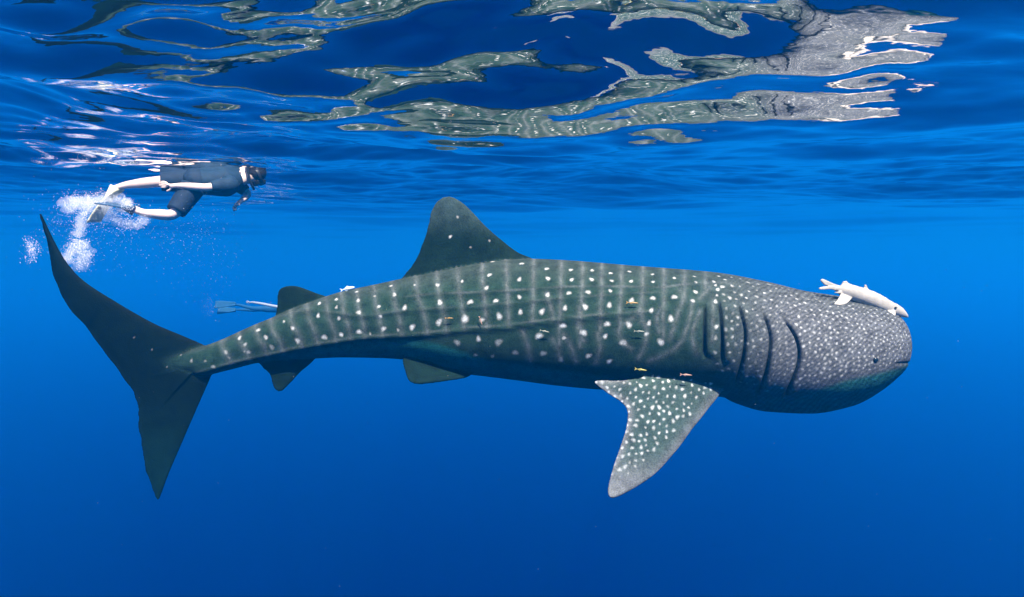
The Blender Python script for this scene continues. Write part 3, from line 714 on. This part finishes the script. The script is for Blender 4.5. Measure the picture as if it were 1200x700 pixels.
# ------------------------------------------------------------------ foam and bubbles round the snorkeler
ico_v = []; ph = (1 + 5**.5)/2
for a in (-1, 1):
    for b_ in (-ph, ph): ico_v += [(0, a, b_), (a, b_, 0), (b_, 0, a)]
ico_v = np.array(ico_v)/math.sqrt(1 + ph*ph)
bmh = bmesh.new(); [bmh.verts.new(v) for v in ico_v]; bmesh.ops.convex_hull(bmh, input=bmh.verts); bmh.verts.index_update()
ico_f = np.array([[v.index for v in f.verts] for f in bmh.faces]); ico_v = np.array([v.co for v in bmh.verts]); bmh.free()
def bubble_cloud(name, P, R, mat):
    n = len(P); VV = (P[:, None, :] + ico_v[None]*R[:, None, None]).reshape(-1, 3)
    FF = (ico_f[None] + (np.arange(n)*len(ico_v))[:, None, None]).reshape(-1, 3)
    me = bpy.data.meshes.new(name); me.vertices.add(len(VV)); me.vertices.foreach_set('co', VV.ravel())
    me.loops.add(FF.size); me.loops.foreach_set('vertex_index', FF.ravel())
    me.polygons.add(len(FF)); me.polygons.foreach_set('loop_start', np.arange(0, FF.size, 3)); me.update(calc_edges=True)
    me.polygons.foreach_set('use_smooth', [True]*len(FF)); me.materials.append(mat)
    o = bpy.data.objects.new(name, me); C.objects.link(o); return o
def cloud(px0, py0, sx, sy, d, sd, n, r0, r1):
    px = rng.normal(px0, sx, n); py = rng.normal(py0, sy, n); dd = rng.normal(d, sd, n)
    dd = dd*SW; P = np.stack([(px - 600)/F*dd, dd, (350 - py)/F*dd], 1) @ np.array(LEVEL).T; R = r0*(r1/r0)**(rng.random(n)**2)
    k = P[:, 2] < SURF + wave(P[:, 0], P[:, 1], np.full(n, 0.03)) - 0.005
    return P[k], R[k]
def curve_cloud(pts, spread, d, sd, n, r0, r1):
    Q = catmull(pts, 200)[rng.integers(0, 200, n)]
    px = Q[:, 0] + rng.normal(0, spread, n); py = Q[:, 1] + rng.normal(0, spread, n); dd = rng.normal(d, sd, n)
    dd = dd*SW; P = np.stack([(px - 600)/F*dd, dd, (350 - py)/F*dd], 1) @ np.array(LEVEL).T; R = r0*(r1/r0)**(rng.random(n)**2)
    k = P[:, 2] < SURF + wave(P[:, 0], P[:, 1], np.full(n, 0.03)) - 0.005
    return P[k], R[k]
fm, nt, b = mat_new('foam_bubbles'); b.inputs['Base Color'].default_value = (0.86, 0.86, 0.86, 1); b.inputs['Roughness'].default_value = 0.35
FOAM = [([(78,240),(90,238),(106,237),(124,233)], 3.4, 5.62, 1.0), ([(104,238),(99,250),(94,263),(90,280)], 2.6, 5.60, 0.75),
        ([(126,232),(126,244),(133,254),(146,261),(160,262),(171,257)], 2.6, 5.58, 0.8), ([(132,233),(147,236),(151,242),(140,247)], 2.0, 5.58, 0.6),
        ([(78,303),(86,291),(96,287),(100,302),(89,311)], 3.2, 5.45, 0.95), ([(36,284),(38,292),(36,301)], 3.0, 5.6, 0.28)]
parts = [curve_cloud(c, sp*1.6, d, .12, int(2000*w), .0008, .0040) for c, sp, d, w in FOAM] + [cloud(105, 250, 24, 13, 5.6, .2, 700, .001, .003)]
fV, fF = [], []
for c, sp, d, w in FOAM:        # wisps: overlapping soft puffs of micro-bubbles strung along each swirl
    Q = catmull(c, 34)
    for k in range(34):
        for rep in range(2):
            px, py = Q[k] + rng.normal(0, sp*1.1, 2); r = rng.uniform(0.016, 0.052)*w
            p = at(px, py, d*SW + rng.normal(0, 0.05))
            lim = SURF + float(wave(np.array([p.x]), np.array([p.y]), np.array([0.03]))[0]) - r*0.8
            p.z = min(p.z, lim); b0 = len(fV)
            e_ = Vector((rng.uniform(0.8, 1.7), rng.uniform(0.8, 1.5), rng.uniform(0.6, 1.1)))
            v_, f_ = uv_sphere(r, e_.x, e_.y, e_.z, 10, 7)
            fV += [Vector(q) + p for q in v_]; fF += [tuple(b0 + i for i in q) for q in f_]
fmv = bpy.data.materials.new('foam_cloud'); fmv.use_nodes = True; nt = fmv.node_tree; nt.nodes.clear()
out = nt.nodes.new('ShaderNodeOutputMaterial'); pv = nt.nodes.new('ShaderNodeVolumePrincipled')
pv.inputs['Color'].default_value = (0.97, 0.97, 0.97, 1); pv.inputs['Density'].default_value = 2.6; pv.inputs['Density Attribute'].default_value = ''
nt.links.new(pv.outputs[0], out.inputs['Volume'])
fc = remeshed('foam', fV, fF, 0.009, fmv, 4)
tag(fc, 'white churned foam trailing from the snorkeler legs and fins', 'foam', kind='stuff')
foam = bubble_cloud('foam_bubbles', np.vstack([p[0] for p in parts]), np.concatenate([p[1] for p in parts]), fm)
tag(foam, 'tiny white bubbles sprinkled round the foam at the snorkeler fins', 'bubbles', kind='stuff')
bm_, nt, b = mat_new('drifting_bubbles'); b.inputs['Base Color'].default_value = (0.75, 0.8, 0.85, 1); b.inputs['Roughness'].default_value = 0.2
parts = [cloud(165, 275, 45, 20, 5.7, .3, 420, .0009, .0028), cloud(235, 300, 28, 34, 5.9, .4, 260, .0009, .0024), cloud(100, 270, 30, 22, 5.6, .2, 400, .0009, .003),
         cloud(232, 265, 22, 12, 5.8, .2, 140, .0009, .0024), cloud(246, 358, 6, 8, 14.5, .3, 160, .0015, .004)]
bub = bubble_cloud('bubbles', np.vstack([p[0] for p in parts]), np.concatenate([p[1] for p in parts]), bm_)
tag(bub, 'fine bubbles drifting in the water below the snorkeler', 'bubbles', kind='stuff')

# suspended specks drifting in the clear water
n = 350; dd = rng.uniform(1.2, 9, n)**1.0; px = rng.uniform(-150, 1350, n); py = rng.uniform(290, 800, n)
P = np.stack([(px - 600)/F*dd, dd, (350 - py)/F*dd], 1) @ np.array(LEVEL).T
sm_, nt, b = mat_new('plankton'); b.inputs['Base Color'].default_value = (0.5, 0.52, 0.5, 1)
tag(bubble_cloud('plankton', P, rng.uniform(0.0003, 0.0008, n)*np.sqrt(dd/3), sm_), 'tiny pale specks drifting in the open water', 'plankton', kind='stuff')
